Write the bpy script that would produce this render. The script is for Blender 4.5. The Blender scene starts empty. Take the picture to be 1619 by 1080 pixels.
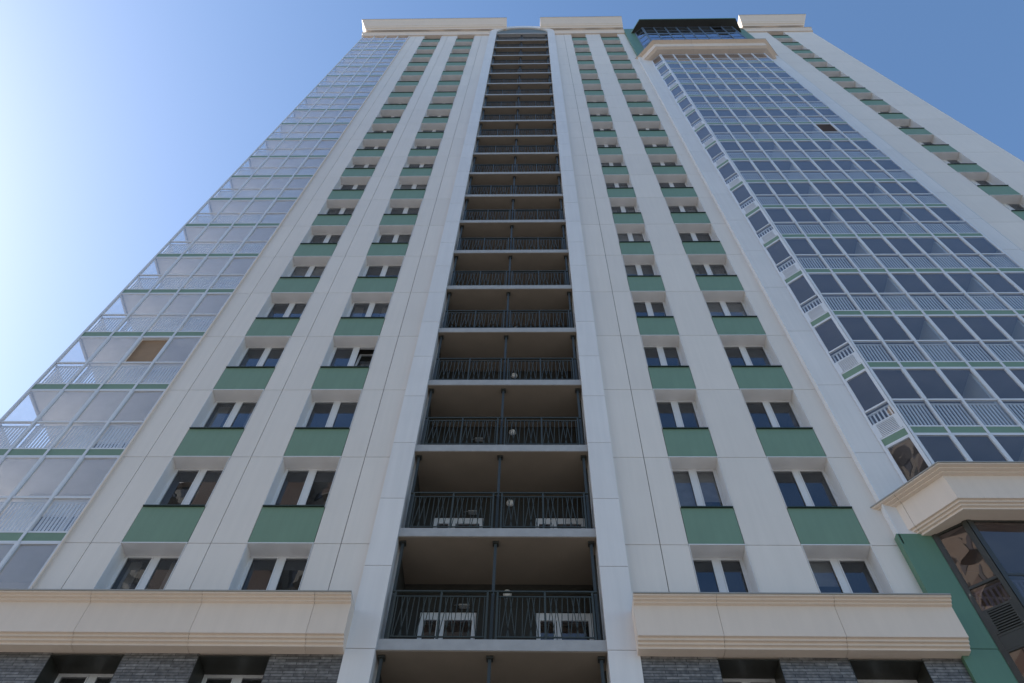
import bpy, math, random
from mathutils import Vector, Matrix
random.seed(7)
S = bpy.context.scene
COL = S.collection
R = math.radians
H = 1.6                      # eye height: building levels below are given above the eye

# ---------------------------------------------------------------- camera, world, sun, exposure
cam = bpy.data.cameras.new("camera")
cam.sensor_width = 36.0
cam.lens = 1300.0 / 1619.0 * 36.0
cam.clip_start = 0.1
cam.clip_end = 6000.0
camo = bpy.data.objects.new("camera", cam)
COL.objects.link(camo)
RT = (0.99970734, -0.00237047, -0.02407513)
FW = (0.01421677, 0.86277146, 0.5053942)
UP = (0.01957331, -0.50558856, 0.86255266)
ax = Vector((RT[0], FW[0], UP[0]))
ay = -Vector((RT[1], FW[1], UP[1]))
az = -Vector((RT[2], FW[2], UP[2]))
camo.matrix_world = Matrix(((ax.x, ay.x, az.x, 0.0), (ax.y, ay.y, az.y, -12.75),
                            (ax.z, ay.z, az.z, H), (0, 0, 0, 1)))
S.camera = camo

SUN_AZ, SUN_EL = R(-80.0), R(34.0)        # azimuth from +Y (into the facade), negative = to the left
w = bpy.data.worlds.new("World")
S.world = w
w.use_nodes = True
nt = w.node_tree
nt.nodes.clear()
sky = nt.nodes.new("ShaderNodeTexSky")
sky.sky_type = 'NISHITA'
sky.sun_disc = False
sky.sun_elevation = SUN_EL
sky.sun_rotation = SUN_AZ
sky.altitude = 150
sky.air_density = 1.25
sky.dust_density = 1.2
sky.ozone_density = 3.2
bg = nt.nodes.new("ShaderNodeBackground")
bg.inputs[1].default_value = 0.10
wo = nt.nodes.new("ShaderNodeOutputWorld")
hs = nt.nodes.new('ShaderNodeHueSaturation'); hs.inputs['Saturation'].default_value = 1.08
nt.links.new(sky.outputs[0], hs.inputs['Color'])
nt.links.new(hs.outputs[0], bg.inputs[0])
nt.links.new(bg.outputs[0], wo.inputs[0])

sd = bpy.data.lights.new("sun", 'SUN')
sd.energy = 3.0
sd.angle = R(0.5)
sd.color = (1.0, 0.955, 0.88)
so = bpy.data.objects.new("sun", sd)
COL.objects.link(so)
tosun = Vector((math.sin(SUN_AZ) * math.cos(SUN_EL), math.cos(SUN_AZ) * math.cos(SUN_EL), math.sin(SUN_EL)))
so.rotation_euler = tosun.to_track_quat('Z', 'Y').to_euler()
so.location = (-60, 20, 90)

S.view_settings.view_transform = 'Standard'
S.view_settings.look = 'None'
S.view_settings.exposure = 1.25
S.view_settings.gamma = 1.0
S.view_settings.use_curve_mapping = False
S.render.engine = 'CYCLES'
S.cycles.max_bounces = 8
S.cycles.diffuse_bounces = 4
S.cycles.glossy_bounces = 4
S.cycles.transparent_max_bounces = 16
S.cycles.caustics_reflective = False
S.cycles.caustics_refractive = False

# ---------------------------------------------------------------- materials
def nodes(m):
    m.use_nodes = True
    return m.node_tree.nodes, m.node_tree.links

def mat(name, col, rough=0.6, metal=0.0, vary=0.0, noise=0.0, nscale=1.5, bump=0.0, bscale=2.0, streak=0.0, spec=0.5):
    m = bpy.data.materials.new(name)
    n, l = nodes(m)
    b = n["Principled BSDF"]
    b.inputs["Base Color"].default_value = (*col, 1)
    b.inputs["Roughness"].default_value = rough
    b.inputs["Metallic"].default_value = metal
    b.inputs["Specular IOR Level"].default_value = spec
    tc = n.new("ShaderNodeTexCoord")
    src = None
    if vary or noise or streak:
        val = n.new("ShaderNodeValue"); val.outputs[0].default_value = 1.0
        cur = val.outputs[0]
        def mul(cur, sock, amp):
            mr = n.new("ShaderNodeMapRange")
            mr.inputs["From Min"].default_value = 0.25 if sock.node.type == 'TEX_NOISE' else 0.0
            mr.inputs["From Max"].default_value = 0.75 if sock.node.type == 'TEX_NOISE' else 1.0
            mr.inputs["To Min"].default_value = 1.0 - amp
            mr.inputs["To Max"].default_value = 1.0 + amp * 0.6
            l.new(sock, mr.inputs["Value"])
            mm = n.new("ShaderNodeMath"); mm.operation = 'MULTIPLY'
            l.new(cur, mm.inputs[0]); l.new(mr.outputs[0], mm.inputs[1])
            return mm.outputs[0]
        if vary:
            g = n.new("ShaderNodeNewGeometry")
            cur = mul(cur, g.outputs["Random Per Island"], vary)
        if noise:
            t = n.new("ShaderNodeTexNoise"); t.inputs["Scale"].default_value = nscale
            t.inputs["Detail"].default_value = 6
            l.new(tc.outputs["Object"], t.inputs["Vector"])
            cur = mul(cur, t.outputs["Fac"], noise)
        if streak:
            mp = n.new("ShaderNodeMapping"); mp.inputs["Scale"].default_value = (3.5, 3.5, 0.16)
            l.new(tc.outputs["Object"], mp.inputs["Vector"])
            t = n.new("ShaderNodeTexNoise"); t.inputs["Scale"].default_value = 2.2
            t.inputs["Detail"].default_value = 5
            l.new(mp.outputs[0], t.inputs["Vector"])
            cur = mul(cur, t.outputs["Fac"], streak)
        vm = n.new("ShaderNodeVectorMath"); vm.operation = 'SCALE'
        vm.inputs[0].default_value = col
        l.new(cur, vm.inputs["Scale"])
        l.new(vm.outputs[0], b.inputs["Base Color"])
    if bump:
        t = n.new("ShaderNodeTexNoise"); t.inputs["Scale"].default_value = bscale
        t.inputs["Detail"].default_value = 3
        l.new(tc.outputs["Object"], t.inputs["Vector"])
        bp = n.new("ShaderNodeBump"); bp.inputs["Strength"].default_value = bump
        bp.inputs["Distance"].default_value = 0.05
        l.new(t.outputs["Fac"], bp.inputs["Height"])
        l.new(bp.outputs[0], b.inputs["Normal"])
    return m

def glass(name, f0=0.09, tint=(0.80, 0.84, 0.86), refl=(0.92, 0.95, 1.0), wave=0.10, dirt_haze=0.03, rough=0.0):
    m = bpy.data.materials.new(name)
    n, l = nodes(m)
    n.clear()
    out = n.new("ShaderNodeOutputMaterial")
    tr = n.new("ShaderNodeBsdfTransparent"); tr.inputs[0].default_value = (*tint, 1)
    gl = n.new("ShaderNodeBsdfGlossy"); gl.inputs["Roughness"].default_value = rough
    gl.inputs["Color"].default_value = (*refl, 1)
    df = n.new("ShaderNodeBsdfDiffuse"); df.inputs[0].default_value = (0.55, 0.56, 0.55, 1)
    lw = n.new("ShaderNodeLayerWeight"); lw.inputs["Blend"].default_value = 0.5
    p = n.new("ShaderNodeMath"); p.operation = 'POWER'; p.inputs[1].default_value = 3.7
    l.new(lw.outputs["Facing"], p.inputs[0])
    a = n.new("ShaderNodeMath"); a.operation = 'MULTIPLY_ADD'
    a.inputs[1].default_value = 1 - f0; a.inputs[2].default_value = f0
    l.new(p.outputs[0], a.inputs[0])
    tc = n.new("ShaderNodeTexCoord")
    t = n.new("ShaderNodeTexNoise"); t.inputs["Scale"].default_value = 0.9; t.inputs["Detail"].default_value = 1.5
    g = n.new("ShaderNodeNewGeometry")
    ad = n.new("ShaderNodeVectorMath"); ad.operation = 'ADD'
    cmb = n.new("ShaderNodeMath"); cmb.operation = 'MULTIPLY'; cmb.inputs[1].default_value = 37.0
    l.new(g.outputs["Random Per Island"], cmb.inputs[0])
    l.new(tc.outputs["Object"], ad.inputs[0]); l.new(cmb.outputs[0], ad.inputs[1])
    l.new(ad.outputs[0], t.inputs["Vector"])
    bp = n.new("ShaderNodeBump"); bp.inputs["Strength"].default_value = wave; bp.inputs["Distance"].default_value = 0.06
    l.new(t.outputs["Fac"], bp.inputs["Height"])
    l.new(bp.outputs[0], gl.inputs["Normal"])
    mx = n.new("ShaderNodeMixShader")
    l.new(a.outputs[0], mx.inputs[0]); l.new(tr.outputs[0], mx.inputs[1]); l.new(gl.outputs[0], mx.inputs[2])
    # thin film of dust; on the corner balcony glass also painted sky reflection
    t2 = n.new("ShaderNodeTexNoise"); t2.inputs["Scale"].default_value = 1.6; t2.inputs["Detail"].default_value = 6
    l.new(ad.outputs[0], t2.inputs["Vector"])
    mr = n.new("ShaderNodeMapRange"); mr.inputs["From Min"].default_value = 0.3; mr.inputs["From Max"].default_value = 0.8
    mr.inputs["To Min"].default_value = dirt_haze * 0.3; mr.inputs["To Max"].default_value = dirt_haze * 2
    l.new(t2.outputs["Fac"], mr.inputs["Value"])
    m2 = n.new("ShaderNodeMixShader")
    l.new(mr.outputs[0], m2.inputs[0]); l.new(mx.outputs[0], m2.inputs[1]); l.new(df.outputs[0], m2.inputs[2])
    l.new(m2.outputs[0], out.inputs[0])
    return m

def brick_mat():
    m = bpy.data.materials.new("slate_brick")
    n, l = nodes(m)
    b = n["Principled BSDF"]; b.inputs["Roughness"].default_value = 0.42
    tc = n.new("ShaderNodeTexCoord")
    sp = n.new("ShaderNodeSeparateXYZ"); l.new(tc.outputs["Object"], sp.inputs[0])
    ad = n.new("ShaderNodeMath"); ad.operation = 'ADD'
    l.new(sp.outputs[0], ad.inputs[0]); l.new(sp.outputs[1], ad.inputs[1])
    cb = n.new("ShaderNodeCombineXYZ"); l.new(ad.outputs[0], cb.inputs[0]); l.new(sp.outputs[2], cb.inputs[1])
    br = n.new("ShaderNodeTexBrick")
    br.inputs["Color1"].default_value = (0.18, 0.172, 0.168, 1)
    br.inputs["Color2"].default_value = (0.085, 0.08, 0.078, 1)
    br.inputs["Mortar"].default_value = (0.03, 0.03, 0.03, 1)
    br.inputs["Scale"].default_value = 1.0
    br.inputs["Mortar Size"].default_value = 0.006
    br.inputs["Brick Width"].default_value = 0.42
    br.inputs["Row Height"].default_value = 0.062
    br.inputs["Bias"].default_value = -0.1
    br.offset_frequency = 2; br.offset = 0.5
    l.new(cb.outputs[0], br.inputs["Vector"])
    t = n.new("ShaderNodeTexNoise"); t.inputs["Scale"].default_value = 11; t.inputs["Detail"].default_value = 7
    l.new(tc.outputs["Object"], t.inputs["Vector"])
    mr = n.new("ShaderNodeMapRange"); mr.inputs["From Min"].default_value = 0.3; mr.inputs["From Max"].default_value = 0.7
    mr.inputs["To Min"].default_value = 0.6; mr.inputs["To Max"].default_value = 1.5
    l.new(t.outputs["Fac"], mr.inputs["Value"])
    vm = n.new("ShaderNodeVectorMath"); vm.operation = 'SCALE'
    l.new(br.outputs["Color"], vm.inputs[0]); l.new(mr.outputs[0], vm.inputs["Scale"])
    l.new(vm.outputs[0], b.inputs["Base Color"])
    hs = n.new("ShaderNodeMath"); hs.operation = 'MULTIPLY_ADD'; hs.inputs[1].default_value = -1.0
    l.new(br.outputs["Fac"], hs.inputs[0]); l.new(t.outputs["Fac"], hs.inputs[2])
    bp = n.new("ShaderNodeBump"); bp.inputs["Strength"].default_value = 0.9; bp.inputs["Distance"].default_value = 0.015
    l.new(hs.outputs[0], bp.inputs["Height"]); l.new(bp.outputs[0], b.inputs["Normal"])
    return m

M = {
    'clad':   mat('pale_cladding', (0.74, 0.675, 0.62), 0.45, vary=0.035, noise=0.03, nscale=0.7, streak=0.035, bump=0.035, bscale=1.3),
    'pil':    mat('white_cladding', (0.74, 0.71, 0.70), 0.36, vary=0.03, noise=0.04, nscale=0.7, streak=0.05, bump=0.03, bscale=1.3),
    'joint':  mat('joint_backing', (0.09, 0.09, 0.09), 0.9),  # dark backing colour behind joints, slots and grilles
    'green':  mat('green_panel', (0.165, 0.26, 0.18), 0.5, vary=0.05, noise=0.06, nscale=1.0, streak=0.05),
    'greenw': mat('green_cladding', (0.105, 0.21, 0.14), 0.42, vary=0.03, noise=0.05, nscale=0.8, streak=0.05),
    'sill':   mat('dark_green_flashing', (0.02, 0.035, 0.028), 0.4),
    'white':  mat('white_pvc', (0.72, 0.72, 0.74), 0.35, noise=0.04, nscale=3),
    'reveal': mat('reveal_lining', (0.76, 0.745, 0.75), 0.35, noise=0.06, nscale=2, vary=0.04),
    'alu':    mat('white_aluminium', (0.66, 0.68, 0.73), 0.30, vary=0.03, noise=0.04, nscale=3),
    'stone':  mat('cream_cornice', (0.73, 0.61, 0.515), 0.5, vary=0.03, noise=0.03, nscale=1.2, streak=0.03, bump=0.04, bscale=6),
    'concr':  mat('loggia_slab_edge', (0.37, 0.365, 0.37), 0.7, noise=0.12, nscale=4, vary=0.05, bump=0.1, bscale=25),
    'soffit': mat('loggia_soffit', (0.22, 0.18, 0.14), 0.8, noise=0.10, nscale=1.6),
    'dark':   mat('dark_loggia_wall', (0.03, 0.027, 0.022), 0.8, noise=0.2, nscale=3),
    'rail':   mat('grey_green_steel', (0.035, 0.042, 0.036), 0.45, noise=0.1, nscale=8),
    'post':   mat('blue_grey_steel', (0.036, 0.043, 0.042), 0.45, noise=0.1, nscale=8),
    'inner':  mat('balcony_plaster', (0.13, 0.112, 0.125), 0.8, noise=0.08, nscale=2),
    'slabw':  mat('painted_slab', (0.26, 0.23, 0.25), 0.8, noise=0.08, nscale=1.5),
    'inner2': mat('sunlit_balcony_plaster', (0.76, 0.75, 0.74), 0.8, noise=0.06, nscale=2),  # paler copy of the plaster: sun in the corner balconies put into the colour
    'slab2':  mat('sunlit_painted_slab', (0.74, 0.73, 0.73), 0.8, noise=0.06, nscale=1.5),  # slab colour lightened to stand in for sunlight inside these balconies
    'bronze': mat('dark_bronze_frame', (0.035, 0.035, 0.03), 0.38, noise=0.1, nscale=6),
    'blue':   mat('blue_grey_frame', (0.10, 0.14, 0.20), 0.35, noise=0.05, nscale=5),
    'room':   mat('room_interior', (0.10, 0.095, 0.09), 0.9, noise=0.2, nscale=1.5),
    'curt':   mat('curtain_cloth', (0.42, 0.40, 0.37), 0.9, noise=0.2, nscale=5),
    'tan':    mat('tan_sheet', (0.33, 0.215, 0.135), 0.85, noise=0.1, nscale=4),
    'lamp':   mat('opal_lamp', (0.80, 0.80, 0.80), 0.4),
    'roof':   mat('roof_felt', (0.12, 0.12, 0.12), 0.9, noise=0.1),
    'brick':  brick_mat(),
    'glass':  glass('window_glass', 0.10, (0.55, 0.55, 0.56), refl=(0.78, 0.87, 1.0), wave=0.13),
    'bglass': glass('balcony_glass', 0.085, (0.84, 0.87, 0.90), refl=(0.97, 0.93, 0.93), wave=0.13, dirt_haze=0.025),
    'lglass': glass('corner_balcony_glass', 0.10, (0.94, 0.95, 0.96), wave=0.09, dirt_haze=0.07),  # thicker film paints in the milky, pale sky reflection
    'dglass': glass('dark_glass', 0.14, (0.40, 0.38, 0.42), refl=(0.85, 0.72, 0.68), wave=0.12),
    'pglass': glass('penthouse_glass', 0.22, (0.25, 0.32, 0.45), refl=(0.70, 0.82, 1.0), wave=0.08),
}

# ---------------------------------------------------------------- mesh helpers
class MB:
    def __init__(s): s.v = []; s.f = []; s.m = []; s.mats = []
    def mi(s, m):
        if m not in s.mats: s.mats.append(m)
        return s.mats.index(m)
    def face(s, pts, m):
        i = len(s.v); s.v += [tuple(p) for p in pts]; s.f.append(tuple(range(i, i + len(pts)))); s.m.append(s.mi(m))
    def poly(s, verts, faces, m):
        i = len(s.v); s.v += [tuple(p) for p in verts]
        for f in faces: s.f.append(tuple(i + k for k in f)); s.m.append(s.mi(m))
    def box(s, x0, x1, y0, y1, z0, z1, m):
        s.poly([(x0, y0, z0), (x1, y0, z0), (x1, y1, z0), (x0, y1, z0), (x0, y0, z1), (x1, y0, z1), (x1, y1, z1), (x0, y1, z1)],
               [(0, 3, 2, 1), (4, 5, 6, 7), (0, 1, 5, 4), (1, 2, 6, 5), (2, 3, 7, 6), (3, 0, 4, 7)], m)
    def prism(s, pts, z0, z1, m, cap=True):      # pts anticlockwise seen from above
        n = len(pts)
        v = [(x, y, z0) for x, y in pts] + [(x, y, z1) for x, y in pts]
        f = [(k, (k + 1) % n, n + (k + 1) % n, n + k) for k in range(n)]
        if cap: f += [tuple(reversed(range(n))), tuple(range(n, 2 * n))]
        s.poly(v, f, m)
    def obox(s, a, b, y0, y1, z0, z1, m):
        """box along the plan segment a-b; y0..y1 is measured inwards from the segment (negative = towards the street)"""
        dx, dy = b[0] - a[0], b[1] - a[1]
        L = math.hypot(dx, dy); nx, ny = -dy / L, dx / L        # left of travel = inwards when travelling +X
        p = [(a[0] + nx * y0, a[1] + ny * y0), (b[0] + nx * y0, b[1] + ny * y0),
             (b[0] + nx * y1, b[1] + ny * y1), (a[0] + nx * y1, a[1] + ny * y1)]
        s.prism(p, z0, z1, m)
    def bar(s, p, q, r, m, n=4):
        p = Vector(p); q = Vector(q); d = (q - p).normalized()
        u = d.cross(Vector((0, 1, 0)));
        if u.length < 1e-3: u = d.cross(Vector((1, 0, 0)))
        u.normalize(); w_ = d.cross(u)
        v = []
        for c in (p, q):
            for k in range(n):
                a = 2 * math.pi * (k + 0.5) / n
                v.append(tuple(c + (u * math.cos(a) + w_ * math.sin(a)) * r))
        s.poly(v, [(k, (k + 1) % n, n + (k + 1) % n, n + k) for k in range(n)] + [tuple(reversed(range(n))), tuple(range(n, 2 * n))], m)
    def build(s, name, parent=None, loc=(0, 0, 0)):
        me = bpy.data.meshes.new(name)
        me.from_pydata(s.v, [], s.f)
        for k in s.mats: me.materials.append(M[k])
        me.polygons.foreach_set("material_index", s.m)
        me.update()
        o = bpy.data.objects.new(name, me)
        COL.objects.link(o)
        o.location = loc
        if parent: o.parent = parent
        return o

def copy_tree(o, parent=None, loc=None):
    c = o.copy(); COL.objects.link(c)
    if parent: c.parent = parent
    if loc is not None: c.location = loc
    for ch in list(o.children): copy_tree(ch, c)
    return c

def empty(name, loc):
    o = bpy.data.objects.new(name, None); COL.objects.link(o); o.location = loc; o.empty_display_size = 1
    return o

def lerp(a, b, t): return (a[0] + (b[0] - a[0]) * t, a[1] + (b[1] - a[1]) * t)

# root of the tower at ground level; children are written in "above the eye" levels shifted by H
tower = empty("apartment_tower", (0, 0, 0))
tower["label"] = "tall pale apartment tower with green panels under its windows and glazed balconies"
tower["category"] = "building"
Z0 = (0, 0, H)       # location of parts whose mesh is written in levels above the eye

FL = 3.0
JZ = 13.10           # level of the cladding joint / head of the openings under window row 0
SILL = 14.29
TOPROW = 19
XL, XR = -14.24, 23.45
BELT = 72.85

# ---------------------------------------------------------------- ground
g = MB(); g.face([(-900, -900, 0), (900, -900, 0), (900, 900, 0), (-900, 900, 0)], 'ground')
M['ground'] = mat('paving', (0.30, 0.285, 0.26), 0.85, noise=0.2, nscale=0.05)
go = g.build("ground"); go["kind"] = "structure"

# ---------------------------------------------------------------- walls
GAP = 0.008
def panel(b, x0, x1, z0, z1, y, m='clad', t=0.03):
    b.box(x0 + GAP, x1 - GAP, y, y + t, z0 + GAP, z1 - GAP, m)

def wall(name, xs, opens, zlo, zhi, y=0.0, m='clad'):
    """xs: panel boundaries; opens: set of (x0,x1) bays that carry windows"""
    b = MB()
    js = [JZ + FL * k for k in range(-1, 21)]
    levels = [zlo] + [z for z in js if zlo < z < zhi] + [zhi]
    for i in range(len(xs) - 1):
        x0, x1 = xs[i], xs[i + 1]
        if (x0, x1) in opens:
            continue
        for z0, z1 in zip(levels[:-1], levels[1:]):
            panel(b, x0, x1, z0, z1, y, m)
    # dark backing behind the joints and the structural wall, with the openings left free
    for i in range(len(xs) - 1):
        x0, x1 = xs[i], xs[i + 1]
        if (x0, x1) in opens:
            for k in range(-2, TOPROW + 1):
                zb, zt = SILL + FL * k - 1.19, SILL + FL * k
                zb = max(zb, zlo)
                if zt > zb: b.box(x0 - 0.0, x1 + 0.0, y + 0.034, y + 0.5, zb + 0.0, zt - 0.05, 'joint')
        else:
            b.box(x0, x1, y + 0.031, y + 0.5, zlo, zhi, 'joint')
    return b.build(name, tower, Z0)

LX = [-10.25, -9.65, -8.98, -7.52, -7.0, -6.2, -4.75, -4.15, -3.5]
LO = [(-8.98, -7.52), (-6.2, -4.75)]
RX = [1.98, 2.75, 3.36, 4.56, 5.76, 7.23, 7.87]
RO = [(3.36, 4.56), (5.76, 7.23)]
FX = [17.93, 19.71, 21.09, 23.45]
FO = [(19.71, 21.09)]
wall("wall", LX, LO, 10.25, BELT + 0.05)
wall("wall", RX, RO, 10.25, BELT + 0.05)
wall("wall", FX, FO, 10.25, BELT + 0.05)

# pilasters beside the open loggias
def pilaster(x0, x1, y, zs, side=None, m='pil', depth=0.6, name="pilaster"):
    b = MB()
    for z0, z1 in zip(zs[:-1], zs[1:]):
        b.box(x0, x1, y, y + 0.03, z0 + GAP, z1 - GAP, m)
        b.box(x0 + .001, x0 + 0.03, y + 0.031, y + depth, z0 + GAP, z1 - GAP, m)
        b.box(x1 - 0.03, x1 - .001, y + 0.031, y + depth, z0 + GAP, z1 - GAP, m)
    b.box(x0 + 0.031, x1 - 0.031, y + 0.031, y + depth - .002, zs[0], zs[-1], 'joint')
    return b.build(name, tower, Z0)
pz = [-H] + [10.28 + 2.093 * k for k in range(-5, 31)]
pz = [z for z in pz if z < 73.6] + [73.9]
pz = [pz[0]] + [z for z in pz[1:] if z > -H + .3]
pilaster(-3.50, -2.93, -0.10, pz)
pilaster(1.39, 1.98, -0.10, pz)
bz = [13.0] + [JZ + FL * k for k in range(1, 17)] + [63.2]
pilaster(7.87, 8.62, -0.15, bz)
pilaster(17.18, 17.93, -0.15, bz)

# green cladding under and over the glazed bay
gz = [-H, 1.31, 4.31, 7.31, 10.31, 13.3]
pilaster(7.80, 8.56, -0.16, gz, m='greenw', name="green_pier")
pilaster(17.24, 18.0, -0.16, gz, m='greenw', name="green_pier")
gz = [63.0, 66.1, 69.1, 72.1, 74.3]
pilaster(7.87, 8.75, -0.15, gz, m='greenw', name="green_pier")
pilaster(17.05, 17.93, -0.15, gz, m='greenw', name="green_pier")

# ---------------------------------------------------------------- windows and green panels
def make_window(wd, hgt, name="window", blind=0, frame='white', depth=0.37, lining='reveal', sillm='sill', curtain=False, tilt=False, flash=True):
    b = MB(); f = 0.075; c = wd * 0.5
    y0, y1 = depth, depth + 0.07
    b.box(0.012, f, y0, y1, 0.03, hgt - 0.012, frame)
    b.box(wd - f, wd - 0.012, y0, y1, 0.03, hgt - 0.012, frame)
    b.box(f, wd - f, y0, y1, hgt - 0.065, hgt - 0.012, frame)
    b.box(f, wd - f, y0, y1, 0.03, 0.11, frame)
    b.box(c - 0.075, c + 0.075, y0, y1, 0.11, hgt - 0.065, frame)
    # sash profiles set slightly proud
    for (a, e) in ((f, c - 0.075), (c + 0.075, wd - f)):
        s = 0.022
        b.box(a, a + s, y0 - 0.018, y0 - .001, 0.11, hgt - 0.065, frame)
        b.box(e - s, e, y0 - 0.018, y0 - .001, 0.11, hgt - 0.065, frame)
        b.box(a + s, e - s, y0 - 0.018, y0 - .001, hgt - 0.087, hgt - 0.065, frame)
        b.box(a + s, e - s, y0 - 0.018, y0 - .001, 0.11, 0.132, frame)
    w_ = b.build(name)
    r = MB()
    r.box(0.0, 0.010, -0.012, depth + .07, -0.02, hgt, lining)
    r.box(wd - 0.010, wd, -0.012, depth + .07, -0.02, hgt, lining)
    r.box(0.010, wd - 0.010, -0.012, depth + .07, hgt - 0.010, hgt, lining)
    # bright drip edge on the head
    r.box(-0.012, wd + 0.012, -0.020, -0.0125, hgt - 0.012, hgt + 0.012, 'white' if flash else lining)
    r.build("reveal", w_)
    g_ = MB()
    gy = y0 + 0.02
    sash2 = [(c + 0.097, wd - f - 0.022)]
    for (a, e) in [(f + 0.022, c - 0.097)] + ([] if tilt else sash2):
        g_.face([(a, gy, 0.132), (e, gy, 0.132), (e, gy, hgt - 0.087), (a, gy, hgt - 0.087)], 'glass')
    g_.build("pane", w_)
    if tilt:
        t_ = MB(); a, e = c + 0.06, wd - f + 0.015; zt, zb = hgt - 0.05, 0.12
        def ty(z): return y0 + 0.0 + (z - zb) * 0.13 + .09
        def slat(xa, xb, za, zb_):
            t_.poly([(xa, ty(za) - .05, za), (xb, ty(za) - .05, za), (xb, ty(za), za), (xa, ty(za), za),
                     (xa, ty(zb_) - .05, zb_), (xb, ty(zb_) - .05, zb_), (xb, ty(zb_), zb_), (xa, ty(zb_), zb_)],
                    [(0, 3, 2, 1), (4, 5, 6, 7), (0, 1, 5, 4), (1, 2, 6, 5), (2, 3, 7, 6), (3, 0, 4, 7)], frame)
        slat(a, a + .06, zb, zt); slat(e - .06, e, zb, zt); slat(a + .06, e - .06, zb, zb + .06); slat(a + .06, e - .06, zt - .06, zt)
        t_.face([(a + .06, ty(zb + .06) - .02, zb + .06), (e - .06, ty(zb + .06) - .02, zb + .06), (e - .06, ty(zt - .06) - .02, zt - .06), (a + .06, ty(zt - .06) - .02, zt - .06)], 'glass')
        t_.build("open_sash", w_)
    s_ = MB()
    s_.box(0.011, wd - 0.011, -0.045, y0 - .002, -0.028, -0.001, sillm)
    s_.box(0.011, wd - 0.011, y0 - .05, y0 - .002, 0.0, 0.035, frame)
    s_.build("sill", w_)
    i_ = MB()
    a0, a1, b0, b1, c0, c1 = -0.1, wd + 0.1, y1 + .01, y1 + 1.6, -0.1, hgt + 0.25
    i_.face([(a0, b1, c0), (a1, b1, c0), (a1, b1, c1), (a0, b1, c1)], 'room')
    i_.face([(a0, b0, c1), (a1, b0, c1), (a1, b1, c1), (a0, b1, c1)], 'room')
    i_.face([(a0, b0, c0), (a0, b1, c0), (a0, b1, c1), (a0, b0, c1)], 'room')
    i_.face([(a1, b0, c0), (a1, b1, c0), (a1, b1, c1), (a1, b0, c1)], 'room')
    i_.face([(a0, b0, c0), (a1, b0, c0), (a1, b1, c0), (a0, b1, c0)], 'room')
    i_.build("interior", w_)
    if blind:
        bl = MB(); zb = hgt - (hgt * blind)
        bl.box(.08, wd * .5 - .05, y1 + .02, y1 + .03, zb, hgt - .03, 'curt')
        if blind > .5: bl.box(wd * .5 + .05, wd - .08, y1 + .02, y1 + .03, zb + .25, hgt - .03, 'curt')
        bl.build('blind', w_)
    if curtain:
        cu = MB(); rnd = random.Random(curtain)
        for (a, e) in ((0.1, 0.1 + wd * rnd.uniform(.16, .3)), (wd - 0.1 - wd * rnd.uniform(.16, .3), wd - 0.1)):
            n = 14; yb = y1 + 0.12; pts = []
            for k in range(n + 1):
                pts.append((a + (e - a) * k / n, yb + 0.025 * math.sin(k * 2.1) + rnd.uniform(-.006, .006)))
            for p, q in zip(pts[:-1], pts[1:]):
                cu.face([(p[0], p[1], 0.05), (q[0], q[1], 0.05), (q[0], q[1], hgt - 0.02), (p[0], p[1], hgt - 0.02)], 'curt')
        cu.build("curtain", w_)
    return w_

def make_spandrel(wd):
    b = MB()
    b.box(0.006, wd - 0.006, -0.002, 0.03, -1.185, -0.032, 'green')
    return b

protos = {}
OH = JZ + FL - SILL
for (x0, x1) in LO + RO + FO:
    wd = x1 - x0
    kinds = [make_window(wd, OH, curtain=0), make_window(wd, OH, curtain=3), make_window(wd, OH, curtain=9), make_window(wd, OH, blind=.4), make_window(wd, OH, blind=.75)]
    tl = make_window(wd, OH, tilt=True)
    sp = make_spandrel(wd).build("spandrel_panel")
    used = set()
    fars = (x0 == 19.71)
    for k in range(-1, TOPROW + 1):
        if fars and k < 5: continue
        src = tl if (x0 == -6.2 and k == 2) else kinds[random.choice((0, 0, 0, 0, 0, 1, 2, 3, 4))]
        loc = (x0, 0, SILL + FL * k + H)
        if src in used: copy_tree(src, tower, loc)
        else:
            used.add(src); src.parent = tower; src.location = loc
        if k >= 0:
            if sp in used: copy_tree(sp, tower, loc)
            else: used.add(sp); sp.parent = tower; sp.location = loc
    for s_ in kinds + [tl, sp]:
        if s_ not in used:
            for ch in list(s_.children): bpy.data.objects.remove(ch, do_unlink=True)
            bpy.data.objects.remove(s_, do_unlink=True)
# lower far windows, outside the frame: plain infill so that the wall is closed
b = MB()
for k in range(-1, 5):
    z = SILL + FL * k
    b.box(19.71, 21.09, 0.30, 0.5, z, z + OH, 'room')
    b.box(19.716, 21.084, -0.002, 0.03, z - 1.185, z - 0.03, 'green')
b.build("lower_infill", tower, Z0)

# ---------------------------------------------------------------- brick base with windows
def brick_wall(x0, x1, ops, y=-0.08, th=0.6):
    b = MB(); zt = 10.25
    xs = sorted(ops)
    cur = x0
    for (a, e) in xs:
        b.box(cur, a, y, y + th, -H, zt, 'brick'); cur = e
        for k in range(4):
            z = SILL + FL * (-2 - k); top = z + OH + 0.02
            lo = z + OH - FL if k < 3 else -H
            b.box(a, e, y, y + th, max(lo, -H), z, 'brick')
            if k: b.box(a, e, y, y + th, top - .02, top + .0, 'brick')
    b.box(cur, x1, y, y + th, -H, zt, 'brick')
    b.build("brick_wall", tower, Z0)
    return
brick_wall(-14.20, -3.505, [(-12.4, -11.0), (-8.98, -7.60), (-6.2, -4.86)])
brick_wall(1.985, 7.795, [(3.38, 4.50), (5.76, 7.10)])
brick_wall(18.005, 23.40, [(19.71, 21.09)])
bw = make_window(1.36, OH, frame='white', depth=0.50, lining='bronze', sillm='bronze', flash=False)
first = True
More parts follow.
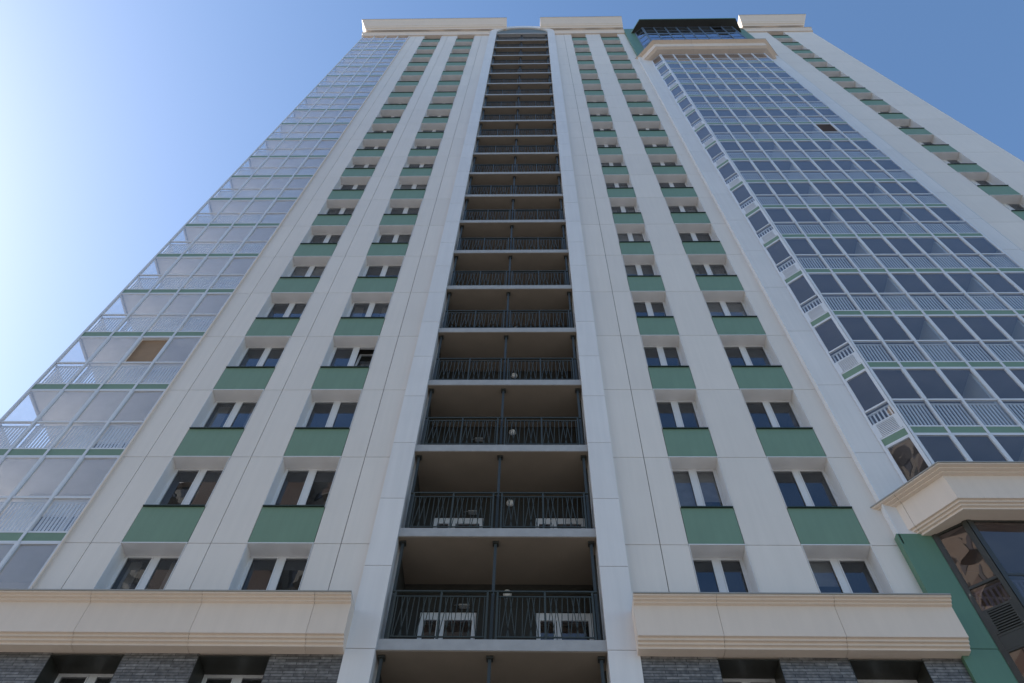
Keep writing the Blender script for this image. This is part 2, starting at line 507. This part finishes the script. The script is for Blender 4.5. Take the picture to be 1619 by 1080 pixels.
for xa, wd in ((-12.4, 1.4), (-8.98, 1.38), (-6.2, 1.34), (3.38, 1.12), (5.76, 1.34), (19.71, 1.38)):
    for k in range(4):
        z = SILL + FL * (-2 - k) + H
        o = bw if first else copy_tree(bw, tower)
        o.parent = tower; first = False
        o.location = (xa, -0.07, z); o.scale = (wd / 1.36, 1, 1)

# ---------------------------------------------------------------- cornices
def norm2(a, b):
    dx, dy = b[0] - a[0], b[1] - a[1]; L = math.hypot(dx, dy)
    return (dy / L, -dx / L)               # to the right of travel = towards the street when travelling +X

def sweep(b, path, prof, m, cuts=(), gap=0.007, shrink=0.0, capm=None):
    """prof = [(p, z)] closed outline; path travelled so that the street is on its right"""
    pts = list(path)
    offs = []
    for i, p in enumerate(pts):
        if i == 0: n_ = norm2(pts[0], pts[1]); offs.append(n_)
        elif i == len(pts) - 1: offs.append(norm2(pts[-2], pts[-1]))
        else:
            n1 = norm2(pts[i - 1], p); n2 = norm2(p, pts[i + 1])
            d = 1 + n1[0] * n2[0] + n1[1] * n2[1]
            offs.append(((n1[0] + n2[0]) / d, (n1[1] + n2[1]) / d))
    st = []                                 # stations
    for i in range(len(pts)):
        st.append((i + 0.0, pts[i], offs[i]))
    pieces = []
    for i in range(len(pts) - 1):
        L = math.hypot(pts[i + 1][0] - pts[i][0], pts[i + 1][1] - pts[i][1])
        cs = sorted(c for (seg, c) in cuts if seg == i)
        n_ = norm2(pts[i], pts[i + 1])
        ends = [(pts[i], offs[i])]
        for c in cs:
            t0, t1 = (c - gap / 2) / L, (c + gap / 2) / L
            ends.append((lerp(pts[i], pts[i + 1], t0), n_)); ends.append((lerp(pts[i], pts[i + 1], t1), n_))
        ends.append((pts[i + 1], offs[i + 1]))
        for j in range(0, len(ends), 2): pieces.append((ends[j], ends[j + 1]))
    n = len(prof)
    for (A, B) in pieces:
        v = []
        for (p, o) in (A, B):
            for (q, z) in prof:
                v.append((p[0] + o[0] * (q - shrink), p[1] + o[1] * (q - shrink), z))
        f = [(k, n + k, n + (k + 1) % n, (k + 1) % n) for k in range(n)] + [tuple(range(n)), tuple(reversed(range(n, 2 * n)))]
        b.poly(v, f, m)

def lower_profile(z, zb, pt=0.52, pb=.24, back=-0.3):
    """classical band: cap, steps, slightly battered frieze, steps, flat soffit"""
    h = z - zb; f = pb + .12; g = (pt - f) / 3
    return [(back, z), (pt, z), (pt, z - .045), (pt - g, z - .055), (pt - g, z - .09), (pt - 2 * g, z - .10), (pt - 2 * g, z - .135), (f, z - .15),
            (f, zb + h * .17), (pb + .07, zb + h * .165), (pb + .07, zb + h * .115), (pb + .02, zb + h * .11),
            (pb + .02, zb + h * .06), (pb - .03, zb + h * .05), (pb - .03, zb), (back, zb)]

def cornice(path, prof, cuts, name="cornice"):
    b = MB()
    sweep(b, path, prof, 'stone', cuts)
    core = [(p - 0.03 if p > 0 else p, z) for p, z in prof]
    core[0] = (core[0][0], core[0][1] - .02); core[1] = (core[1][0], core[1][1] - .02)
    core[-1] = (core[-1][0], core[-1][1] + .02); core[-2] = (core[-2][0], core[-2][1] + .02)
    b2 = MB()
    sweep(b, [lerp(path[0], path[1], .02)] + list(path[1:-1]) + [lerp(path[-1], path[-2], .02)], core, 'joint')
    # metal flashing on top
    z = prof[0][1]; pt = prof[1][0]
    sweep(b, path, [(prof[0][0], z + .001), (prof[0][0], z + .018), (pt + .02, z + .018), (pt + .02, z - .012), (pt + .004, z - .012), (pt + .004, z + .001)], 'flash')
    return b.build(name, tower, Z0)
M['flash'] = mat('grey_flashing', (0.30, 0.29, 0.27), 0.4)

cornice([(-14.24, 6.0), (-14.24, -0.08), (-3.49, -0.08)], lower_profile(11.19, 10.16), [(1, 14.24 - 8.57), (1, 14.24 - 6.39), (1, 14.24 - 4.20), (1, 3.4), (1, 1.2)])
cornice([(1.93, -0.08), (7.93, -0.08)], lower_profile(11.19, 10.16), [(0, 1.58), (0, 3.8)])
cornice([(18.1, -0.08), (23.45, -0.08), (23.45, 6.0)], lower_profile(11.19, 10.16), [(0, 2.2)])
bayp = [(8.15, .5), (9.14, -.6), (16.66, -.6), (17.65, .5)]
cornice(bayp, lower_profile(14.29, 13.235, pt=.70, pb=.34, back=-.12), [(0, .62), (1, 2.2), (1, 4.6)])
cornice(bayp, lower_profile(62.85, 61.5, pt=.70, pb=.34, back=-.12), [(0, .62), (1, 2.5), (1, 5.0)])

# belt course, attic with slots and crowning cornice
def belt_profile(z, zb, pt=0.2, back=-.3):
    return [(back, z), (pt, z), (pt, z - .1), (pt - .05, z - .15), (pt - .05, z - .45), (pt - .1, z - .55), (pt - .1, zb), (back, zb)]
def crown_profile(z, back=-.4, pt=.73):
    return [(back, z), (pt, z), (pt, z - .10), (pt - .07, z - .2), (pt - .09, z - .38), (pt - .30, z - 1.0), (pt - .34, z - 1.18), (pt - .42, z - 1.3), (pt - .44, z - 1.5), (pt - .56, z - 1.62), (pt - .60, z - 1.85), (back, z - 1.85)]
def top_part(path, belt_path, slots, x0, x1):
    cornice(belt_path, belt_profile(73.8, BELT), [], name="belt_course")
    cornice(path, crown_profile(77.05), [], name="cornice")
    b = MB(); zz0, zz1 = 73.7, 75.25
    cur = x0
    for a, e in slots:
        if a > cur: b.box(cur, a, 0.0, .3, zz0, zz1, 'stone')
        b.box(a, e, .28, .3, zz0, zz1, 'joint'); cur = e
    if cur < x1: b.box(cur, x1, 0, .3, zz0, zz1, 'stone')
    b.build("attic", tower, Z0)
top_part([(XL, 6), (XL, 0), (-2.14, 0)], [(XL, 6), (XL, 0), (-3.5, 0)], [(-13.9, -8.84), (-7.51, -6.12), (-4.67, -3.45)], XL, -3.4)
top_part([(0.80, 0), (7.95, 0)], [(1.98, 0), (7.87, 0)], [(1.95, 3.44), (4.70, 5.90), (7.2, 7.7)], 1.9, 7.9)
top_part([(18.2, 0), (23.3, 0), (23.3, 4)], [(17.7, 0), (23.45, 0), (23.45, 6)], [(18.4, 19.8), (21.27, 23.1)], 18.3, 23.3)

# ---------------------------------------------------------------- arch over the open loggias
b = MB()
cx_, zc = -0.77, 73.9
ri, hi_, ro, ho = 2.16, 1.95, 2.74, 2.75
N = 40
inn = [(cx_ - ri * math.cos(math.pi * k / N), zc + hi_ * math.sin(math.pi * k / N)) for k in range(N + 1)]
out = [(cx_ - ro * math.cos(math.pi * k / N), zc + ho * math.sin(math.pi * k / N)) for k in range(N + 1)]
ya, yb = -0.10, 0.55
for k in range(N):
    i0, i1, o0, o1 = inn[k], inn[k + 1], out[k], out[k + 1]
    b.poly([(i0[0], ya, i0[1]), (i1[0], ya, i1[1]), (o1[0], ya, o1[1]), (o0[0], ya, o0[1]),
            (i0[0], yb, i0[1]), (i1[0], yb, i1[1]), (o1[0], yb, o1[1]), (o0[0], yb, o0[1])],
           [(0, 1, 2, 3), (4, 7, 6, 5), (0, 4, 5, 1), (3, 2, 6, 7)], 'pil' if k % 1 == 0 else 'pil')
b.build("arch", tower, Z0)
b = MB()
v = [(x, .02, z) for x, z in inn]; b.face(v, 'greyfill')
M['greyfill'] = mat('grey_tympanum', (0.13, 0.155, 0.16), .6, noise=.1)
b.build("tympanum", tower, Z0)

# ---------------------------------------------------------------- open loggias
LX0, LX1 = -2.93, 1.39
def make_loggia():
    b = MB()
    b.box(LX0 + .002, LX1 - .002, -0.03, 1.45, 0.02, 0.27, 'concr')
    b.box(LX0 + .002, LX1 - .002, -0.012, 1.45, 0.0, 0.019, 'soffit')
    o = b.build("open_balcony")
    # back and side walls
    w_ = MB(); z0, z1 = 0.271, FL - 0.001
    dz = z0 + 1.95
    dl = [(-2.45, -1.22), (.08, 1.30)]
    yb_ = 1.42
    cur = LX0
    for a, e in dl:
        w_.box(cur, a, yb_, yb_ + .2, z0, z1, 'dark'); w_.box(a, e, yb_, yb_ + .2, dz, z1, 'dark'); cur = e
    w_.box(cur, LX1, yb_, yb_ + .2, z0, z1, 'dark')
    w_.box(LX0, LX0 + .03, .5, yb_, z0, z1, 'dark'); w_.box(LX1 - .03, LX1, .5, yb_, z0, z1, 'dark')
    w_.build("back_wall", o)
    for a, e in dl:
        d = MB(); y = yb_ + .04
        f = .09; mid = a + (e - a) * .36
        d.box(a, a + f, y, y + .08, z0, dz, 'white'); d.box(e - f, e, y, y + .08, z0, dz, 'white')
        d.box(a + f, e - f, y, y + .08, dz - .2, dz, 'white'); d.box(mid - .07, mid - .01, y, y + .08, z0, dz - .2, 'white')
        d.box(mid + .01, mid + .10, y, y + .08, z0, dz - .2, 'white'); d.box(a + f, e - f, y, y + .08, z0, z0 + .25, 'white')
        d.face([(a + f, y + .04, z0 + .25), (e - f, y + .04, z0 + .25), (e - f, y + .04, dz - .2), (a + f, y + .04, dz - .2)], 'dglass')
        d.box(a, e, y + .4, y + .45, z0, dz, 'room')
        d.build("balcony_door", o)
    # posts
    for x in (-2.83, -.80, 1.28):
        p = MB(); p.box(x - .03, x + .03, .11, .17, z0, z1 - .04, 'post'); p.box(x - .065, x + .065, .08, .205, z1 - .06, z1 - .002, 'bronze')
        p.box(x - .065, x + .065, .08, .205, z0, z0 + .015, 'bronze')
        p.build("post", o)
    # railings: two fields
    rnd = random.Random(5)
    for a, e in ((-2.76, -.90), (-.70, 1.20)):
        r = MB(); y = .02; zt = z0 + 1.23
        r.box(a - .07, e + .1, y - .025, y + .025, zt - .03, zt, 'rail')
        r.box(a, e, y - .012, y + .012, zt - .155, zt - .13, 'rail')
        r.box(a, e, y - .012, y + .012, z0 + .08, z0 + .105, 'rail')
        for x in (a, (a + e) / 2, e): r.box(x - .02, x + .02, y - .02, y + .02, z0, zt - .03, 'rail')
        zl, zh = z0 + .1, zt - .135
        n = 17; st = (e - a) / n
        for k in range(n):
            x = a + st * (k + .5)
            mode = (k * 5) % 4
            d_ = 0 if mode == 0 else (st * .75 if mode in (1,) else (-st * .75 if mode == 2 else st * .25))
            r.bar((x - d_, y, zl), (x + d_ * .4, y, zh), .0105, 'rail')
            if mode in (1, 2): r.bar((x + d_ * .9, y + .004, zl), (x - d_ * .3, y + .004, zh), .0105, 'rail')
        r.build("railing", o)
    for (x, z, m_, rr) in ((-.56, FL - .30, 'lamp', .10),):
        l_ = MB(); yy = yb_ - .002
        n = 16; rings = [(rr, 0), (rr, .03), (rr * .85, .07), (rr * .5, .1), (.001, .108)]
        vs = []; fs = []
        for q, dd in rings:
            for k in range(n): vs.append((x + q * math.cos(2 * math.pi * k / n), yy - dd, z + q * math.sin(2 * math.pi * k / n)))
        for j in range(len(rings) - 1):
            for k in range(n): fs.append((j * n + k, j * n + (k + 1) % n, (j + 1) * n + (k + 1) % n, (j + 1) * n + k))
        l_.poly(vs, fs, m_); l_.build("wall_lamp", o)
    # small grey bracket lamp over the left door
    l_ = MB(); l_.box(-1.60, -1.38, yb_ - .14, yb_ - .02, dz + .05, dz + .085, 'flash'); l_.bar((-1.60, yb_ - .1, dz + .085), (-1.72, yb_ - .02, dz + .15), .01, 'flash')
    l_.build("bracket_lamp", o)
    return o
log = make_loggia()
SB = 10.29
log.parent = tower; log.location = (0, 0, SB + H)
nl = 0
for k in range(-4, 21):
    if k == 0: continue
    copy_tree(log, tower, (0, 0, SB + FL * k + H))
b = MB(); zt = SB + FL * 21
b.box(LX0 + .002, LX1 - .002, -0.03, 1.7, zt, zt + .27, 'concr')
b.box(LX0 + .04, LX1 - .04, .08, .5, zt + .271, zt + .60, 'greyfill')
b.build("top_slab", tower, Z0)
# shaft linings behind the pilasters
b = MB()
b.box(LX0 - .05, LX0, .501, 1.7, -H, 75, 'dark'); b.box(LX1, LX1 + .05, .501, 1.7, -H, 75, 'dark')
b.build("shaft_lining", tower, Z0)

# ---------------------------------------------------------------- glazed balconies
def glazed(path, nseg, top, fm='alu', band='green', gm='bglass', railm='alu', grille=(), depth=1.45, slab_poly=None, partitions=(), miss=(), back_x=None,
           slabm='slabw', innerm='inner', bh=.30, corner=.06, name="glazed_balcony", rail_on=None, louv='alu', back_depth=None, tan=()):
    """one storey, z 0 = underside of the coloured band"""
    o_ = MB(); bd = MB(); gl = MB(); rl = MB(); grs = {}; tn = MB()
    # mullion positions per segment
    zr = 0.03
    TR = 1.48
    for i in range(len(path) - 1):
        a, b_ = path[i], path[i + 1]
        n = nseg[i]
        L = math.hypot(b_[0] - a[0], b_[1] - a[1])
        for k in range(n + 1):
            hw = .032
            c = L * k / n
            c0, c1 = c - hw, c + hw
            if k == 0: c0, c1 = 0.001, corner
            if k == n: c0, c1 = L - corner, L - .001
            pa, pb = lerp(a, b_, c0 / L), lerp(a, b_, c1 / L)
            o_.obox(pa, pb, -.028, .05, 0, FL - .002, fm)
        for k in range(n):
            c0 = L * k / n + (.032 if k else corner); c1 = L * (k + 1) / n - (.032 if k < n - 1 else corner)
            pa, pb = lerp(a, b_, c0 / L), lerp(a, b_, c1 / L)
            for z0, z1 in ((-.035 + .036, .045), (bh, bh + .05), (TR - .03, TR + .03), (FL - .045, FL - .003)):
                o_.obox(pa, pb, -.009, .045, z0, z1, fm)
            bd.obox(pa, pb, -.004, .03, .046, bh - .001, band)
            # sash line in the upper light: slim inner frame
            for (e0, e1) in ((0, .022), (1, 0)):
                pass
            s0 = .024 / (c1 - c0)
            if (k + i) % 2 == 0 or True:
                q0, q1 = lerp(pa, pb, 0), lerp(pa, pb, s0)
                o_.obox(q0, q1, -.018, .035, TR + .031, FL - .046, fm)
                q0, q1 = lerp(pa, pb, 1 - s0), lerp(pa, pb, 1)
                o_.obox(q0, q1, -.018, .035, TR + .031, FL - .046, fm)
            dx, dy = pb[0] - pa[0], pb[1] - pa[1]; LL = math.hypot(dx, dy); nx, ny = -dy / LL, dx / LL
            def q(p, off): return (p[0] + nx * off, p[1] + ny * off)
            p0, p1 = q(pa, .012), q(pb, .012)
            jit = random.uniform(-.008, .008); jz = random.uniform(-.008, .008)
            def pane(z0, z1):
                gl.face([(p0[0], p0[1] + jit, z0), (p1[0], p1[1] - jit, z0), (p1[0], p1[1] - jit + jz, z1), (p0[0], p0[1] + jit + jz, z1)], gm)
            zlow = bh + .05
            if i in grille:
                # louvred ventilation box
                gt = .86; gr = grs.setdefault(i, MB())
                o_.obox(pa, pb, -.012, .045, gt, gt + .05, fm)
                gr.obox(pa, lerp(pa, pb, .12), -.02, .03, zlow, gt, louv); gr.obox(lerp(pa, pb, .88), pb, -.02, .03, zlow, gt, louv)
                zz = zlow + .01
                ia, ib = lerp(pa, pb, .12), lerp(pa, pb, .88)
                while zz < gt - .03:
                    gr.obox(ia, ib, -.02, .012, zz, zz + .028, louv); zz += .056
                gr.obox(ia, ib, .05, .06, zlow, gt, 'joint')
                zlow = gt + .05
            pane(zlow, TR - .03)
            if (i, k) not in miss: pane(TR + .03, FL - .045)
            if (i, k) in tan: tn.obox(pa, pb, .10, .12, TR + .1, FL - .05, 'tan')
            if rail_on is None or i in rail_on:
                y = .075
                rl.obox(q(pa, 0), q(pb, 0), y, y + .04, TR - .12, TR - .07, railm)
                rl.obox(q(pa, 0), q(pb, 0), y, y + .03, .36, .39, railm)
                m_ = max(2, int((c1 - c0) / .088))
                for j in range(m_):
                    t = (j + .5) / m_
                    u = lerp(pa, pb, t); hwid = .021 / (c1 - c0)
                    rl.obox(lerp(pa, pb, t - hwid), lerp(pa, pb, t + hwid), y + .005, y + .03, .391, TR - .121, railm)
    ob = o_.build(name)
    bd.build("coloured_band", ob); gl.build("glazing", ob); rl.build("railing", ob)
    for g_ in grs.values(): g_.build("vent_grille", ob)
    if tn.f: tn.build("blind", ob)  # plain brown sheet behind the pane left out
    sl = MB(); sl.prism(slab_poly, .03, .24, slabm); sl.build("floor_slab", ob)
    bw_ = MB(); by = back_depth
    x0, x1 = back_x
    zf, zc_ = .241, FL + .029
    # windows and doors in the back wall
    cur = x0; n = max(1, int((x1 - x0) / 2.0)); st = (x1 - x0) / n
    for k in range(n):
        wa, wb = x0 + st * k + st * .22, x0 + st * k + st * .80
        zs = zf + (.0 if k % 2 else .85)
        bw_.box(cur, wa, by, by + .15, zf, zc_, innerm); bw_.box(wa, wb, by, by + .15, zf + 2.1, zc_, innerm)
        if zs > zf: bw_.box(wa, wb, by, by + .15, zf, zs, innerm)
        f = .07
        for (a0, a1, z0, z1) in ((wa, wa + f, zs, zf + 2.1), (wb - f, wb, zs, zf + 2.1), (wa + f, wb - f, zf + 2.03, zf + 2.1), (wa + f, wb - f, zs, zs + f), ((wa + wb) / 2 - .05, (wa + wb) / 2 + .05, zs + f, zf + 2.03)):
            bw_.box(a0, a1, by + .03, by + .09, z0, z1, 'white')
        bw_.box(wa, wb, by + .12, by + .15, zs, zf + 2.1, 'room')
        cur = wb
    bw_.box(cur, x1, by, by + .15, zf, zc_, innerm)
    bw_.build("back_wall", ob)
    if partitions:
        pt = MB()
        for (px_, y0_) in partitions: pt.box(px_ - .04, px_ + .04, y0_, by - .001, zf, zc_ - .001, 'partw')
        pt.build("partition", ob)
    return ob
M['partw'] = mat('white_partition', (0.55, 0.55, 0.55), .7, noise=.05)

BAY = [(8.62, -.15), (9.20, -.60), (16.62, -.60), (17.20, -.15)]
bpoly = [(8.62, 1.0), (8.62, -.05), (9.24, -.52), (16.58, -.52), (17.18, -.05), (17.18, 1.0)]
kw = dict(railm='white', grille=(0, 2), slab_poly=bpoly, partitions=((12.05, -.40), (14.85, -.40)), back_x=(8.63, 17.17), back_depth=.92)
bay = glazed(BAY, [1, 8, 1], 0, **kw)
bay.parent = tower
bay.location = (0, 0, 13.25 + H)
for k in range(1, 16):
    zb = 13.25 + FL * k
    if k == 9:
        o = glazed(BAY, [1, 8, 1], 0, miss=((1, 6),), **kw); o.parent = tower; o.location = (0, 0, zb + H)
    else:
        copy_tree(bay, tower, (0, 0, zb + H))
b = MB(); b.prism(bpoly, 61.26, 61.5, 'slabw'); b.build("top_slab", tower, Z0)

# dark glazed bay below its cornice
dk = dict(grille=(0, 2), slab_poly=bpoly, back_x=(8.63, 17.17), back_depth=.92, fm='bronze', band='bronze', gm='dglass', louv='bronze', slabm='inner', innerm='dark', railm='alu2', corner=.09, name="dark_glazed_bay")
M['alu2'] = mat('grey_blue_railing', (0.20, 0.22, 0.32), .5)
DBAY = [(8.54, -.15), (9.14, -.60), (16.68, -.60), (17.28, -.15)]
db = glazed(DBAY, [1, 6, 1], 0, **dk); db.parent = tower; db.location = (0, 0, 10.23 + H)
for k in range(1, 4): copy_tree(db, tower, (0, 0, 10.23 - FL * k + H))

# penthouse glazing and eave above the bay
pk = dict(slab_poly=bpoly, back_x=(8.7, 17.1), back_depth=.92, fm='blue', band='blue', gm='pglass', railm='blue', slabm='inner', innerm='dark', corner=.07, name="penthouse_glazing")
pa_ = glazed(BAY, [1, 8, 1], 0, rail_on=(), **pk); pa_.parent = tower; pa_.location = (0, 0, 63.2 + H)
copy_tree(pa_, tower, (0, 0, 66.2 + H))
pb_ = glazed(BAY, [1, 8, 1], 0, rail_on=(), miss=((1, 6),), **pk); pb_.parent = tower; pb_.location = (0, 0, 69.2 + H)
b = MB()
eave = [(8.0, 1.2), (8.2, .1), (8.95, -1.2), (16.85, -1.2), (17.6, .1), (17.8, 1.2)]
b.prism(eave, 72.22, 72.28, 'bronze')
b.prism([(x, y - .02) if y < 1 else (x, y) for x, y in eave], 72.281, 72.5, 'greenw')
b.build("eave", tower, Z0)
b = MB(); b.box(7.9, 17.9, .3, .7, 72.75, 75.6, 'greenw'); b.build("parapet", tower, Z0)

# corner balconies on the left
LP = [(XL, 1.25), (XL, 0.0), (-10.25, 0.0)]
lpoly = [(XL + .06, 1.9), (XL + .06, .06), (-10.26, .06), (-10.26, 1.9)]
lk = dict(slab_poly=lpoly, gm='lglass', slabm='slab2', innerm='inner2', railm='white', back_x=(-13.0, -10.26), back_depth=1.25)
lb = glazed(LP, [1, 4], 0, **lk)
lb.parent = tower; lb.location = (0, 0, JZ + H)
for k in range(-1, 20):
    if k == 0: continue
    if k == 2:
        o = glazed(LP, [1, 4], 0, miss=((1, 2),), tan=((1, 2),), **lk); o.parent = tower; o.location = (0, 0, JZ + FL * k + H)
    else: copy_tree(lb, tower, (0, 0, JZ + FL * k + H))
# edge trim between glazing and cladding
b = MB(); b.box(-10.262, -10.232, -.06, .2, 11.2, BELT, 'stone'); b.build("edge_trim", tower, Z0)
b = MB()
for (xa, xb) in ((7.842, 7.869), (17.931, 17.958)): b.box(xa, xb, -.16, .02, 13.0, 63, 'white')
b.build("edge_trim", tower, Z0)

# solid body of the tower behind the facade: side walls, core, roof
b = MB()
b.box(-13.0, -10.3, 1.45, 14, -H, 72.8, 'clad')
b.box(XL, -13.02, 1.9, 14, -H, 72.8, 'clad')
b.box(XL, -3.55, 2.3, 16, -H, 73.6, 'clad')
b.box(-3.55, 7.85, 2.31, 16, -H, 73.55, 'clad')
b.box(7.85, XR, 2.32, 16, -H, 73.6, 'clad')
b.box(XR - .04, XR, .51, 2.3, -H, 73.6, 'clad')
b.build("rear_body", tower, Z0)
b = MB()
b.box(-2.3, 7.8, .9, 1.1, 73.6, 75.0, 'stone')
b.build("parapet", tower, Z0)

# ---------------------------------------------------------------- the block across the yard (seen mirrored in the glass)
M['obeige'] = mat('opposite_wall', (0.32, 0.26, 0.20), .8, vary=.1, noise=.1)
M['obrown'] = mat('opposite_brown', (0.15, 0.08, 0.05), .8, vary=.1)
M['owin'] = mat('opposite_window', (0.02, 0.025, 0.03), .1)
opp = empty("apartment_block", (-20, -32, 0)); opp.rotation_euler = (0, 0, R(18))
opp["label"] = "beige and brown apartment block mirrored in the lower left windows"
opp["category"] = "building"
b = MB(); wn = MB()
ox0, ox1, oh = -15, 11, 60
b.box(ox0, ox1, -14, 0, 0, oh, 'obeige')
for k in range(5):
    x = ox0 + 1.5 + k * 4.6
    if k % 2: b.box(x - 1.2, x + 1.2, 0.001, 1.1, 6, oh - 1, 'obrown')
for fl in range(20):
    z = 1.0 + fl * 3
    for k in range(17):
        x = ox0 + 1.0 + k * 1.5
        wn.box(x - .42, x + .42, -.02, .03, z + .5, z + 1.9, 'owin')
        if k % 3 == 0: wn.box(x - .6, x + .9, -.01, .9, z - .1, z + .1, 'obeige'); wn.box(x - .6, x + .9, .8, .9, z + .101, z + .9, 'obrown' if fl % 2 else 'obeige')
b.build("wall", opp)
w2 = wn.build("window_rows", opp); w2["kind"] = "stuff"
b = MB(); b.box(ox0 - .4, ox1 + .4, -14.4, .5, oh, oh + .8, 'stone'); b.build("cornice", opp)
